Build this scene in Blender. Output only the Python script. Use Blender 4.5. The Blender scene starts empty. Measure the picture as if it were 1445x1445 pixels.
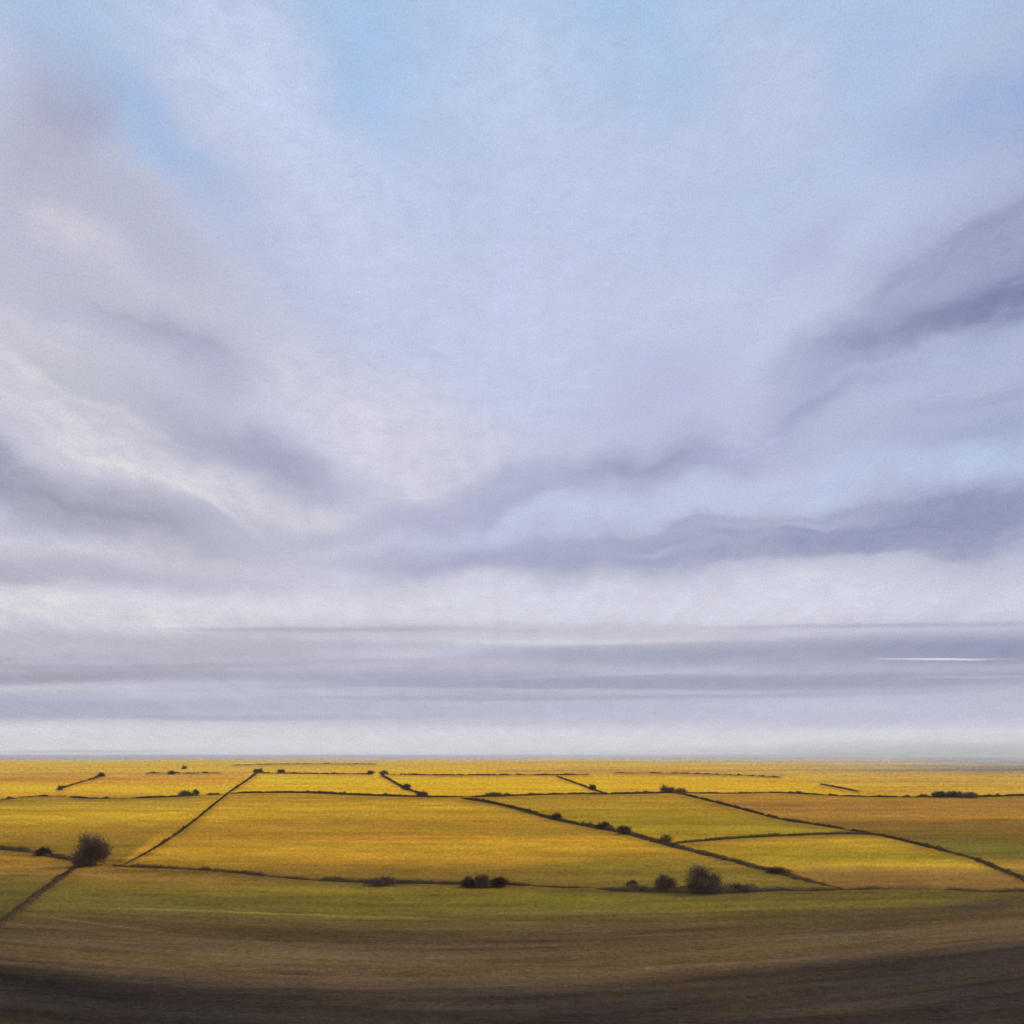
import bpy, math, random
import numpy as np

sc = bpy.context.scene
COL = sc.collection
R = math.radians

# ------------------------------------------------------------------ camera numbers
H = 22.0            # eye above the plain
F = 0.9             # focal length / frame width
N = 1445.0
HOR = 1066.0        # row of the true horizon in the photograph

def s2l(c):
    c = np.asarray(c, dtype=float) / 255.0
    return np.where(c <= 0.04045, c / 12.92, ((c + 0.055) / 1.055) ** 2.4)

def sm(a, b, x):
    t = np.clip((x - a) / (b - a), 0, 1)
    return t * t * (3 - 2 * t)

# ------------------------------------------------------------------ value noise
def _hash(ix, iy, seed):
    h = (ix.astype(np.int64) * 374761393 + iy.astype(np.int64) * 668265263 + seed * 2147483647) & 0xFFFFFFFF
    h = ((h ^ (h >> 13)) * 1274126177) & 0xFFFFFFFF
    h = h ^ (h >> 16)
    return (h & 0xFFFF) / 65535.0

def vnoise(x, y, seed=0):
    x = np.asarray(x, float); y = np.asarray(y, float)
    ix = np.floor(x); iy = np.floor(y)
    fx = x - ix; fy = y - iy
    fx = fx * fx * (3 - 2 * fx); fy = fy * fy * (3 - 2 * fy)
    a = _hash(ix, iy, seed); b = _hash(ix + 1, iy, seed)
    c = _hash(ix, iy + 1, seed); d = _hash(ix + 1, iy + 1, seed)
    return (a + (b - a) * fx) * (1 - fy) + (c + (d - c) * fx) * fy

def fbm(x, y, seed=0, octs=4):
    s = 0; a = 0.5; t = 0
    for k in range(octs):
        s = s + a * vnoise(np.asarray(x) * 2 ** k, np.asarray(y) * 2 ** k, seed + 17 * k); t += a; a *= 0.55
    return s / t

# ------------------------------------------------------------------ terrain height
def gz(x, y):
    x = np.asarray(x, float); y = np.asarray(y, float)
    r = np.hypot(x, y)
    z = 0.35 * np.sin(x / 61.0 + 0.6) * np.sin(y / 83.0 + 1.1) + 0.25 * np.sin(x / 29.0 + y / 47.0)
    z = z * sm(90, 300, r) * (1 - sm(700, 1300, r))
    z = z + 20.0 * np.clip(1 - r / 62.0, 0, 1) ** 2          # the knoll one looks from
    return z

def at(px, py):
    """ground point seen in direction (px, py) of the photograph"""
    z = 0.0
    for _ in range(8):
        d = (H - z) * F * N / max(py - HOR, 0.6)
        x = (px - N / 2) / N / F * d
        z = float(gz(x, d))
    return np.array((x, d, z))

# ------------------------------------------------------------------ helpers
def mesh_obj(name, verts, faces, mat, parent=None, smooth=False, loc=None):
    me = bpy.data.meshes.new(name)
    verts = np.asarray(verts, dtype=np.float32)
    faces = np.asarray(faces, dtype=np.int32)
    if loc is not None:
        verts = verts - np.asarray(loc, dtype=np.float32)
    me.vertices.add(len(verts)); me.vertices.foreach_set('co', verts.ravel())
    k = faces.shape[1]
    me.loops.add(faces.size); me.loops.foreach_set('vertex_index', faces.ravel())
    me.polygons.add(len(faces))
    me.polygons.foreach_set('loop_start', np.arange(len(faces), dtype=np.int32) * k)
    me.polygons.foreach_set('loop_total', np.full(len(faces), k, dtype=np.int32))
    if smooth:
        me.polygons.foreach_set('use_smooth', np.ones(len(faces), dtype=bool))
    me.update(calc_edges=True); me.validate()
    me.materials.append(mat)
    o = bpy.data.objects.new(name, me); COL.objects.link(o)
    if parent is not None:
        o.parent = parent
    elif loc is not None:
        o.location = [float(v) for v in loc]
    return o

def tag(o, label=None, cat=None, group=None, kind=None):
    if label: o['label'] = label
    if cat: o['category'] = cat
    if group: o['group'] = group
    if kind: o['kind'] = kind
    return o

# ------------------------------------------------------------------ materials
def new_mat(name):
    m = bpy.data.materials.new(name); m.use_nodes = True
    nt = m.node_tree
    b = nt.nodes['Principled BSDF']
    b.inputs['Roughness'].default_value = 0.95
    b.inputs['Specular IOR Level'].default_value = 0.08
    return m, nt, b

def foliage_mat(name, c1, c2, scale=0.6):
    m, nt, b = new_mat(name)
    tc = nt.nodes.new('ShaderNodeTexCoord')
    n = nt.nodes.new('ShaderNodeTexNoise'); n.inputs['Scale'].default_value = scale; n.inputs['Detail'].default_value = 4
    nt.links.new(tc.outputs['Object'], n.inputs['Vector'])
    g = nt.nodes.new('ShaderNodeNewGeometry')
    ad = nt.nodes.new('ShaderNodeMath'); ad.operation = 'MULTIPLY_ADD'; ad.inputs[1].default_value = 0.5
    nt.links.new(g.outputs['Random Per Island'], ad.inputs[0]); nt.links.new(n.outputs['Fac'], ad.inputs[2])
    r = nt.nodes.new('ShaderNodeValToRGB')
    r.color_ramp.elements[0].position = 0.4; r.color_ramp.elements[1].position = 1.0
    r.color_ramp.elements[0].color = (*c1, 1); r.color_ramp.elements[1].color = (*c2, 1)
    nt.links.new(ad.outputs[0], r.inputs['Fac'])
    nt.links.new(r.outputs['Color'], b.inputs['Base Color'])
    return m

M_HEDGE = foliage_mat('hedge_twigs', (0.046, 0.028, 0.013), (0.140, 0.088, 0.038), 0.4)
M_HEDGE_WARM = foliage_mat('hedge_russet', (0.070, 0.040, 0.014), (0.17, 0.100, 0.032), 0.4)
M_TWIG = foliage_mat('bare_twigs', (0.085, 0.052, 0.038), (0.22, 0.140, 0.095), 0.5)
M_TWIG_PALE = foliage_mat('pale_twigs', (0.12, 0.072, 0.040), (0.26, 0.165, 0.085), 0.5)
M_BARK = foliage_mat('bark', (0.030, 0.022, 0.017), (0.07, 0.05, 0.038), 4.0)

# ------------------------------------------------------------------ ground
LIGHT = np.array([0.71, 0.825, 0.92])      # what a white level surface would show under this sky and sun (linear)

RAMP = [(1066, (206, 200, 190)), (1068, (204, 190, 150)), (1071, (205, 176, 84)), (1078, (208, 166, 48)), (1092, (210, 163, 40)), (1105, (217, 167, 38)),  # first rows: horizon mist painted into the ground colour
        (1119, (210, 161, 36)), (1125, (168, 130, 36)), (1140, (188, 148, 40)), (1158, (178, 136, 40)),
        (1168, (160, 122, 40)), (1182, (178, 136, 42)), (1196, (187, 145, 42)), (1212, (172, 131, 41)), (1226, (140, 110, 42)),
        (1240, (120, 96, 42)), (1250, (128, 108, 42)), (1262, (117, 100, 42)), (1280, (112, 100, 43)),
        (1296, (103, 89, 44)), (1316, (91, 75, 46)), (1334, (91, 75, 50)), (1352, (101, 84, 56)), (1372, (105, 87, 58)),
        (1388, (86, 71, 52)), (1402, (67, 57, 45)), (1425, (61, 53, 43)), (1460, (57, 50, 42)), (1700, (54, 47, 40))]  # nearest rows darkened: cloud shadow painted into the soil colour

# fields with a crop of their own, as outlines on the plain (photograph bearings), colour, softness
FIELDS = [
    ([(-400, 1084), (362, 1084), (320, 1119), (100, 1125), (-400, 1128)], [(1084, (205, 165, 62)), (1094, (196, 146, 56)), (1104, (208, 152, 44)), (1112, (224, 174, 44)), (1120, (206, 156, 46)), (1128, (190, 146, 44))], 5),
    ([(366, 1092), (530, 1095), (600, 1122), (330, 1119)], [(1090, (218, 174, 40)), (1110, (221, 169, 36)), (1122, (218, 165, 40))], 2),
    ([(540, 1095), (785, 1096), (850, 1119), (610, 1123)], [(1093, (214, 166, 38)), (1110, (222, 170, 36)), (1122, (220, 166, 40))], 2),
    ([(790, 1096), (1110, 1098), (1215, 1122), (1050, 1119), (856, 1119)], [(1093, (206, 160, 46)), (1102, (221, 169, 34)), (1120, (215, 163, 36))], 2),
    ([(1110, 1098), (1900, 1098), (1900, 1121), (1215, 1121)], [(1096, (190, 152, 66)), (1108, (204, 160, 52)), (1120, (196, 152, 46))], 5),
    ([(700, 1084), (1110, 1087), (1110, 1097), (700, 1092)], [(1082, (198, 160, 62)), (1088, (184, 140, 56)), (1094, (196, 152, 46))], 4),
    ([(965, 1122), (1240, 1128), (1900, 1126), (1900, 1243), (1445, 1243), (1370, 1212), (1240, 1178), (1100, 1156)],
     [(1122, (165, 124, 46)), (1136, (158, 115, 48)), (1152, (164, 121, 48)), (1162, (132, 102, 42)), (1182, (116, 94, 40)), (1198, (112, 104, 40)), (1210, (128, 106, 44)), (1222, (158, 122, 50)), (1240, (136, 104, 50))], 3),
    ([(655, 1127), (950, 1121), (1100, 1157), (1240, 1178), (950, 1189), (880, 1173), (770, 1155)],
     [(1122, (170, 134, 38)), (1140, (166, 132, 38)), (1160, (152, 128, 36)), (1178, (160, 134, 38)), (1188, (160, 130, 40))], 2),
    ([(950, 1191), (1240, 1179), (1370, 1212), (1445, 1243), (1500, 1256), (1190, 1255), (1060, 1218)],
     [(1184, (186, 148, 44)), (1198, (168, 136, 42)), (1212, (160, 136, 38)), (1222, (178, 142, 46)), (1232, (146, 112, 50)), (1250, (132, 100, 52))], 3),
    ([(720, 1226), (900, 1178), (1190, 1255), (900, 1256)], [(1180, (190, 146, 42)), (1206, (166, 132, 40)), (1216, (134, 113, 41)), (1240, (124, 107, 42)), (1254, (108, 92, 42))], 26),
    ([(-400, 1128), (100, 1127), (290, 1124), (170, 1219), (110, 1214), (-400, 1190)],
     [(1126, (158, 130, 46)), (1140, (182, 146, 42)), (1152, (196, 158, 42)), (1166, (166, 130, 42)), (1180, (148, 116, 42)), (1200, (132, 106, 42)), (1218, (128, 98, 42))], 4),
    ([(-400, 1190), (108, 1218), (0, 1300), (-400, 1560)], [(1200, (150, 112, 50)), (1220, (146, 112, 50)), (1236, (116, 96, 44)), (1260, (98, 88, 41)), (1300, (86, 74, 43))], 4),
]
# soft drifts of crop or soil colour, with far mist and foreground cloud shadow painted in: bearing, depression row, half length, half depth, tilt, colour, strength
DRIFTS = [
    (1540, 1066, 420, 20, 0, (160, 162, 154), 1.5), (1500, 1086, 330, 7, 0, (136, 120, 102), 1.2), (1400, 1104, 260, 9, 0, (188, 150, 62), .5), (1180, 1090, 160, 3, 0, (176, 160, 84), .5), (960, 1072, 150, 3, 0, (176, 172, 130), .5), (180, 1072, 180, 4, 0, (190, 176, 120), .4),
    (80, 1100, 160, 5, 0, (178, 130, 58), .5), (860, 1086, 120, 4, 0, (176, 136, 62), .6),
    (520, 1182, 130, 5, 0, (192, 126, 56), .45), (760, 1170, 60, 7, 0, (150, 122, 38), .4), (470, 1158, 200, 5, -1, (150, 122, 38), .4),
    (250, 1158, 160, 4, 0, (160, 128, 40), .4), (300, 1152, 150, 4, 0, (206, 164, 42), .4), (430, 1200, 260, 8, 0, (198, 152, 46), .4),
    (330, 1186, 150, 12, 0, (160, 120, 44), .4), (780, 1192, 180, 8, 0, (204, 156, 46), .4),
    (200, 1238, 190, 8, -3, (146, 112, 52), .6), (60, 1228, 120, 6, -3, (158, 118, 54), .6),
    (180, 1264, 220, 14, -3, (98, 90, 42), .7), (480, 1258, 170, 7, -1, (128, 112, 40), .6), (770, 1270, 190, 12, 0, (118, 112, 38), .75),
    (1000, 1272, 170, 8, 2, (112, 102, 42), .6), (1250, 1270, 160, 8, 3, (112, 100, 44), .5),
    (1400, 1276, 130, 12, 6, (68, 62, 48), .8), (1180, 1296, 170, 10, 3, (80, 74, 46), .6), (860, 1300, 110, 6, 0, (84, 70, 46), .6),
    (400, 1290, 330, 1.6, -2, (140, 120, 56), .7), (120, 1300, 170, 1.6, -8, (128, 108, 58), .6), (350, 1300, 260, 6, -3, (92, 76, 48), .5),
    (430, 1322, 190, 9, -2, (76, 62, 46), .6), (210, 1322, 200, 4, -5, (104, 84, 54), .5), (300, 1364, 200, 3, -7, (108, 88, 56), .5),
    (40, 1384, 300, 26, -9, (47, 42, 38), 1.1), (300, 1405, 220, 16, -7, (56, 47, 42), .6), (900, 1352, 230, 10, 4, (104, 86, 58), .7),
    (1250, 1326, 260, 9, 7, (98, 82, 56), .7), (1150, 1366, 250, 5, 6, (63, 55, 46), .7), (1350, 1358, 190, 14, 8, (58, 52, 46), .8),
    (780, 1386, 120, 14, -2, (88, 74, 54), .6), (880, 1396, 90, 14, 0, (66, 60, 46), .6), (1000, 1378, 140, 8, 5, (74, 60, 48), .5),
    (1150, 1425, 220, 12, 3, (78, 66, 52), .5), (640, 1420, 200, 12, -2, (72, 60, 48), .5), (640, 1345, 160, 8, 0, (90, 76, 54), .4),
]

def ramp_eval(tab, v):
    xs = [t[0] for t in tab]
    cs = np.array([s2l(t[1]) for t in tab])
    return np.stack([np.interp(v, xs, cs[:, k]) for k in range(3)], -1)

def poly_sd(poly, x, y, ys):
    """signed distance (inside positive) in bearing/row units, rows stretched by ys"""
    d = np.full(x.shape, 1e9); ins = np.zeros(x.shape, bool)
    P = [(a, b * ys) for a, b in poly]; y = y * ys
    for (x1, y1), (x2, y2) in zip(P, P[1:] + P[:1]):
        ex, ey = x2 - x1, y2 - y1
        t = np.clip(((x - x1) * ex + (y - y1) * ey) / (ex * ex + ey * ey + 1e-9), 0, 1)
        d = np.minimum(d, np.hypot(x - x1 - t * ex, y - y1 - t * ey))
        cr = ((y1 > y) != (y2 > y))
        with np.errstate(divide='ignore', invalid='ignore'):
            xi = (x2 - x1) * (y - y1) / (y2 - y1 + 1e-12) + x1
        ins ^= cr & (x < xi)
    return np.where(ins, d, -d)

def crop_shade_colour(X, Y, Z):
    """crop / soil colour of ground points, cloud shadow and mist painted in (linear albedo)"""
    Yc = np.maximum(Y, 30.0)
    b = X / Yc * F * N + N / 2
    v = (H - Z) * F * N / Yc + HOR
    b = np.clip(b, -500, 2000); v = np.clip(v, HOR, 1800)
    lv = np.log(np.maximum(v - HOR, 0.5))
    # waviness of the crop edges
    wv = (fbm(b / 140, lv * 7, 3) - .5)
    cur = np.where(b < 600, 30 * ((b - 600) / 600) ** 2, 62 * ((b - 600) / 845) ** 2) * sm(1225, 1345, v)
    ve = v + cur + wv * (0.05 * (v - HOR) + 1.0)
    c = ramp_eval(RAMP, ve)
    bw = b + 14 * (fbm(b / 60, lv * 9, 5) - .5)
    for poly, tab, soft in FIELDS:
        sd = poly_sd(poly, b, v, 1.0)
        w = sm(-soft * .6, soft, sd)[..., None]
        fc = ramp_eval(tab, v + wv * (0.05 * (v - HOR) + 1.0))
        c = c * (1 - w) + fc * w
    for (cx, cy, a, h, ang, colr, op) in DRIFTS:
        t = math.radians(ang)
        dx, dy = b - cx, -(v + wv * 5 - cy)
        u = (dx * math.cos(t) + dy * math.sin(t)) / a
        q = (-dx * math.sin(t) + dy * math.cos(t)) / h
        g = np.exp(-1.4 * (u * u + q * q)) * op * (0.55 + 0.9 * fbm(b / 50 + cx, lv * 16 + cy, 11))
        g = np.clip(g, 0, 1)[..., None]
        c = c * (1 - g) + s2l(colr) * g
    hz = (1 - sm(1067.5, 1077, v + 10 * (fbm(b / 120, b * 0 + .3, 97) - .5)))[..., None]  # pale uneven mist at the horizon, painted onto the far land
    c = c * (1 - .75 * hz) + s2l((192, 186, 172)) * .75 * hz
    # browner ground along the foot of the hedges
    near_ = np.full(b.shape, 1e9)
    for line, wid in MARGINS:
        for (x1, y1), (x2, y2) in zip(line[:-1], line[1:]):
            bx = (b > min(x1, x2) - 24) & (b < max(x1, x2) + 24) & (v > min(y1, y2) - 12) & (v < max(y1, y2) + 14)
            if not bx.any(): continue
            bb = b[bx]; vv = v[bx]; ex, ey = x2 - x1, y2 - y1
            t = np.clip(((bb - x1) * ex + (vv - y1) * ey) / (ex * ex + ey * ey + 1e-9), 0, 1)
            dd = np.hypot((bb - x1 - t * ex) * .7, (vv - y1 - t * ey) * np.where(vv > y1 + t * ey, .8, 1.5)) / wid
            near_[bx] = np.minimum(near_[bx], dd)
    g = (np.exp(-near_ ** 2) * (.25 + .9 * fbm(b / 26, lv * 30, 91)) * .62)
    c = c * (1 - np.clip(g, 0, 1)[..., None]) + s2l((88, 68, 40)) * np.clip(g, 0, 1)[..., None]
    # long streaks of the crop rows, bending like the rows do
    row = np.log(np.maximum(v + 0.9 * cur - HOR, 0.5))
    st = fbm(b / 210, row * 42, 21, 4) - .5
    st2 = fbm(b / 70, row * 95, 31, 3) - .5
    st3 = fbm(b / 400, row * 20, 41, 3) - .5
    k = (1 + .42 * st + .22 * st2 + .40 * st3)
    blot = fbm(b / 34, row * 30, 61, 4) - .5
    k = 1 + (k - 1) * (1 + .4 * sm(1240, 1330, v)) + .40 * blot * (1 - .5 * sm(1240, 1330, v))
    lon = fbm(b / 520, row * 64, 71, 3) - .5
    k = k + .45 * lon * sm(1235, 1320, v)
    c = c * np.clip(k, .5, 1.6)[..., None]
    hue = (fbm(b / 170, row * 30, 51, 3) - .5)
    c = c * np.stack([1 + .14 * hue, np.ones_like(hue), 1 - .4 * hue], -1)
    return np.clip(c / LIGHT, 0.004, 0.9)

def build_ground():
    az = np.concatenate([np.linspace(-180, -52, 26)[:-1], np.linspace(-52, 52, 760), np.linspace(52, 180, 26)[1:]])
    az = np.radians(az)
    rows = HOR + np.concatenate([np.linspace(440, 30, 560)[:-1], np.linspace(30, 2.7, 170)])
    dist = H * F * N / (rows - HOR)
    dist = np.concatenate([[2, 10, 20, 30, 40, 50, 58], dist])
    # radial distances measured along the view axis near the front, true radius elsewhere
    A, D = np.meshgrid(az, dist)
    rad = np.where(np.abs(A) < R(60), D / np.maximum(np.cos(A), .4), D / .55)
    X = rad * np.sin(A); Y = rad * np.cos(A)
    Z = gz(X, Y)
    # shallow furrows and lumps in the near fields, real relief
    near = (1 - sm(150, 330, rad)) * sm(64, 80, rad)
    curv = Y - np.where(X < 0, 0.0035, 0.0045) * X * X
    Z = Z + near * (0.10 * np.sin(curv * 2 * math.pi / 5.2 + 2.0 * fbm(X / 30, Y / 30, 7)) * fbm(X / 22, curv / 9, 8)
                    + 0.40 * (fbm(X / 40, curv / 3.5, 9) - .5) + .16 * (fbm(X / 3, curv / 1.4, 19) - .5))
    n0, n1 = A.shape
    idx = np.arange(n0 * n1).reshape(n0, n1)
    faces = np.stack([idx[:-1, :-1], idx[:-1, 1:], idx[1:, 1:], idx[1:, :-1]], -1).reshape(-1, 4)[:, ::-1]
    V = np.stack([X, Y, Z], -1).reshape(-1, 3)
    c = crop_shade_colour(X, Y, gz(X, Y)).reshape(-1, 3)

    m, nt, b = new_mat('field_ground')
    b.inputs['Specular IOR Level'].default_value = 0.0
    at_ = nt.nodes.new('ShaderNodeVertexColor'); at_.layer_name = 'crop'
    tc = nt.nodes.new('ShaderNodeTexCoord')
    def noise(scale, sx, sy, det, rough=.6):
        mp = nt.nodes.new('ShaderNodeMapping'); mp.inputs['Scale'].default_value = (sx, sy, 1)
        nt.links.new(tc.outputs['Object'], mp.inputs['Vector'])
        n = nt.nodes.new('ShaderNodeTexNoise'); n.inputs['Scale'].default_value = scale
        n.inputs['Detail'].default_value = det; n.inputs['Roughness'].default_value = rough
        nt.links.new(mp.outputs[0], n.inputs['Vector']); return n
    fu = nt.nodes.new('ShaderNodeAttribute'); fu.attribute_name = 'row_lines'
    ng = nt.nodes.new('ShaderNodeTexNoise'); ng.inputs['Scale'].default_value = 1.0; ng.inputs['Detail'].default_value = 3; ng.inputs['Roughness'].default_value = .65
    nt.links.new(fu.outputs['Vector'], ng.inputs['Vector'])
    n1_ = noise(1.6, .6, 1.0, 6, .75)
    n2_ = noise(.12, .35, 1.0, 6, .7)
    def ramp(n, lo, hi, a=.3, bb=.7):
        mr = nt.nodes.new('ShaderNodeMapRange')
        for k, v in zip(('From Min', 'From Max', 'To Min', 'To Max'), (a, bb, lo, hi)): mr.inputs[k].default_value = v
        nt.links.new(n.outputs['Fac'], mr.inputs['Value']); return mr
    r1 = ramp(n1_, .66, 1.32); r2 = ramp(ng, .80, 1.21, .3, .7)
    mu = nt.nodes.new('ShaderNodeMath'); mu.operation = 'MULTIPLY'
    nt.links.new(r1.outputs[0], mu.inputs[0]); nt.links.new(r2.outputs[0], mu.inputs[1])
    vm = nt.nodes.new('ShaderNodeVectorMath'); vm.operation = 'SCALE'
    nt.links.new(at_.outputs['Color'], vm.inputs[0]); nt.links.new(mu.outputs[0], vm.inputs['Scale'])
    nt.links.new(vm.outputs[0], b.inputs['Base Color'])
    bp = nt.nodes.new('ShaderNodeBump'); bp.inputs['Strength'].default_value = .5; bp.inputs['Distance'].default_value = .3
    nt.links.new(n1_.outputs['Fac'], bp.inputs['Height']); nt.links.new(bp.outputs[0], b.inputs['Normal'])
    b.inputs['Roughness'].default_value = 1.0

    o = mesh_obj('ground', V, faces, m, smooth=True)
    ca = o.data.color_attributes.new('crop', 'FLOAT_COLOR', 'POINT')  # crop colours including the painted shadow and mist
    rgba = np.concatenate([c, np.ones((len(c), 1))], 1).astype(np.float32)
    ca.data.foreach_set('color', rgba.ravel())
    # lumps of crop growing larger towards the eye: rows counted per bearing
    Yc = np.maximum(V[:, 1], 30.0)
    rl = np.stack([V[:, 0] / Yc * F * N / 4.6, H * F * N / Yc / 3.2, np.zeros(len(V))], -1).astype(np.float32)
    ra = o.data.attributes.new('row_lines', 'FLOAT_VECTOR', 'POINT'); ra.data.foreach_set('vector', rl.ravel())
    tag(o, 'patchwork plain of yellow, olive and brown fields reaching the horizon', None, None, 'structure')
    return o


# ------------------------------------------------------------------ vegetation
rng = np.random.default_rng(7)

def leaf_quads(C, size, up=0.2):
    """many small crossed-free leaf / twig faces, one quad per centre"""
    n = len(C)
    a = rng.normal(size=(n, 3)); a[:, 2] = np.abs(a[:, 2]) + up
    a /= np.linalg.norm(a, axis=1)[:, None]
    b = rng.normal(size=(n, 3)); b -= (b * a).sum(1)[:, None] * a
    b /= np.linalg.norm(b, axis=1)[:, None]
    L = (size * rng.uniform(.5, 1.3, n))[:, None]; W = L * rng.uniform(.25, .6, n)[:, None]
    V = np.stack([C - b * W * .5, C + a * L * .5 - b * W * .3, C + a * L, C + b * W * .5], 1).reshape(-1, 3)
    Fc = np.arange(4 * n).reshape(n, 4)
    return V, Fc

def twigs(C, D, L, w):
    """thin tapering slivers from C along D"""
    n = len(C)
    s = rng.normal(size=(n, 3)); s -= (s * D).sum(1)[:, None] * D / np.maximum((D * D).sum(1), 1e-6)[:, None]
    s /= np.linalg.norm(s, axis=1)[:, None]
    L = np.broadcast_to(np.asarray(L, float), (n,))[:, None]; w = np.broadcast_to(np.asarray(w, float), (n,))[:, None]
    mid = C + D * L * .55 + rng.normal(size=(n, 3)) * L * .08
    tip = C + D * L
    V = np.stack([C - s * w * .5, C + s * w * .5, mid + s * w * .4, tip], 1).reshape(-1, 3)
    return V, np.arange(4 * n).reshape(n, 4)

def join(parts):
    V = []; Fs = []; k = 0
    for v, f in parts:
        V.append(v); Fs.append(f + k); k += len(v)
    return np.concatenate(V), np.concatenate(Fs)

def tube(p, q, r0, r1, n=7):
    p = np.asarray(p, float); q = np.asarray(q, float); d = q - p; d = d / np.linalg.norm(d)
    a = np.cross(d, (0.3, 1, .1)); a /= np.linalg.norm(a); b = np.cross(d, a)
    t = np.linspace(0, 2 * math.pi, n, endpoint=False)
    ring = np.cos(t)[:, None] * a + np.sin(t)[:, None] * b
    V = np.concatenate([p + ring * r0, q + ring * r1])
    i = np.arange(n); j = (i + 1) % n
    return V, np.stack([i, j, j + n, i + n], 1)

def resample(P, step):
    P = np.asarray(P); seg = np.linalg.norm(np.diff(P, axis=0), axis=1); s = np.concatenate([[0], np.cumsum(seg)])
    n = max(6, int(s[-1] / step))
    t = np.linspace(0, s[-1], n)
    return np.stack([np.interp(t, s, P[:, k]) for k in range(3)], -1), t

def smooth_line(px):
    P = np.array([(a, b) for a, b in px], float)
    if len(P) < 3: return px
    out = []
    for k in range(len(P) - 1):
        p0 = P[max(k - 1, 0)]; p1 = P[k]; p2 = P[k + 1]; p3 = P[min(k + 2, len(P) - 1)]
        for t in np.linspace(0, 1, 6, endpoint=False):
            out.append(.5 * ((2 * p1) + (-p0 + p2) * t + (2 * p0 - 5 * p1 + 4 * p2 - p3) * t * t + (-p0 + 3 * p1 - 3 * p2 + p3) * t ** 3))
    out.append(P[-1])
    return out

MARGINS = []
def hedge(label, px, h, w, mat=None, gap=0.25, rough=.5, seed=0, group='hedgerows between the fields', dens=1.0):
    P = np.array([at(a, b) for a, b in smooth_line(px)])
    my = float(np.mean([q[1] for q in px]))
    MARGINS.append((px, 1.6 + 6.0 * (my - HOR) / 190))
    dm = np.linalg.norm(P, axis=1).mean()
    step = max(.45, dm / 900)
    Q, t = resample(P, step)
    n = len(Q)
    d = np.linalg.norm(Q, axis=1)
    hh = np.interp(np.linspace(0, 1, n), np.linspace(0, 1, len(h)) if np.ndim(h) else [0, 1], h if np.ndim(h) else [h, h])
    ww = np.interp(np.linspace(0, 1, n), np.linspace(0, 1, len(w)) if np.ndim(w) else [0, 1], w if np.ndim(w) else [w, w])
    big = fbm(t / 9.0 + seed * 31.7, np.full(n, seed + .5), 60 + seed, 4)
    mid_ = fbm(t / 2.2 + seed * 11.7, np.full(n, seed + .2), 80 + seed, 3)
    mod = np.clip(sm(gap - .12, gap + .25, big) * (1 - rough + 2 * rough * big) * (.7 + .6 * mid_), 0.06, 1.8)
    end = np.minimum(np.arange(n), np.arange(n)[::-1]) / max(n - 1, 1)
    tap = .25 + .75 * sm(0, .06, end)
    spike = sm(.62, .85, fbm(t / 3.1 + seed * 5.3, np.full(n, seed + .8), 95 + seed, 2))
    hh = hh * mod * tap * HSCALE * (1 + .9 * spike); ww = ww * (.45 + .5 * mod) * tap * .85
    T = np.gradient(Q, axis=0); T[:, 2] = 0; T /= np.linalg.norm(T, axis=1)[:, None]
    S = np.stack([-T[:, 1], T[:, 0], np.zeros(n)], -1)
    Q = Q + S * (rng.normal(size=n) * .12 * ww)[:, None]
    # body: an arched, uneven bank of twigs
    m = 9; th = np.linspace(0, math.pi, m)
    r = 1 + .35 * (rng.random((n, m)) - .5)
    off = (np.cos(th)[None] * ww[:, None] * .44 * r)
    z = (np.sin(th) ** .7)[None] * hh[:, None] * .66 * r
    V = Q[:, None, :] + S[:, None, :] * off[..., None]
    V[..., 2] = gz(V[..., 0], V[..., 1]) + z - .12
    idx = np.arange(n * m).reshape(n, m)
    Fc = np.stack([idx[:-1, :-1], idx[1:, :-1], idx[1:, 1:], idx[:-1, 1:]], -1).reshape(-1, 4)
    # leaves and twigs standing out of it
    per = 56 * dens
    cnt = int(min(n * per, 90000))
    k = rng.integers(0, n, cnt)
    a = rng.uniform(0, math.pi, cnt); rr = rng.uniform(.55, 1.08, cnt)
    C = Q[k] + T[k] * (rng.uniform(-.6, .6, cnt) * step)[:, None] + S[k] * (np.cos(a) * ww[k] * .52 * rr)[:, None]
    C[:, 2] = gz(C[:, 0], C[:, 1]) + np.sin(a) ** .7 * hh[k] * .82 * rr
    size = np.clip(d[k] / 1250, .10, .9) * np.clip(mod[k], .3, 1)
    lv = leaf_quads(C, size, .5)
    V, Fc = join([(V.reshape(-1, 3), Fc), lv])
    mid = Q[n // 2]
    o = mesh_obj('hedge', V, Fc, mat or M_HEDGE, loc=mid)
    return tag(o, label, 'hedge', group)

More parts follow.
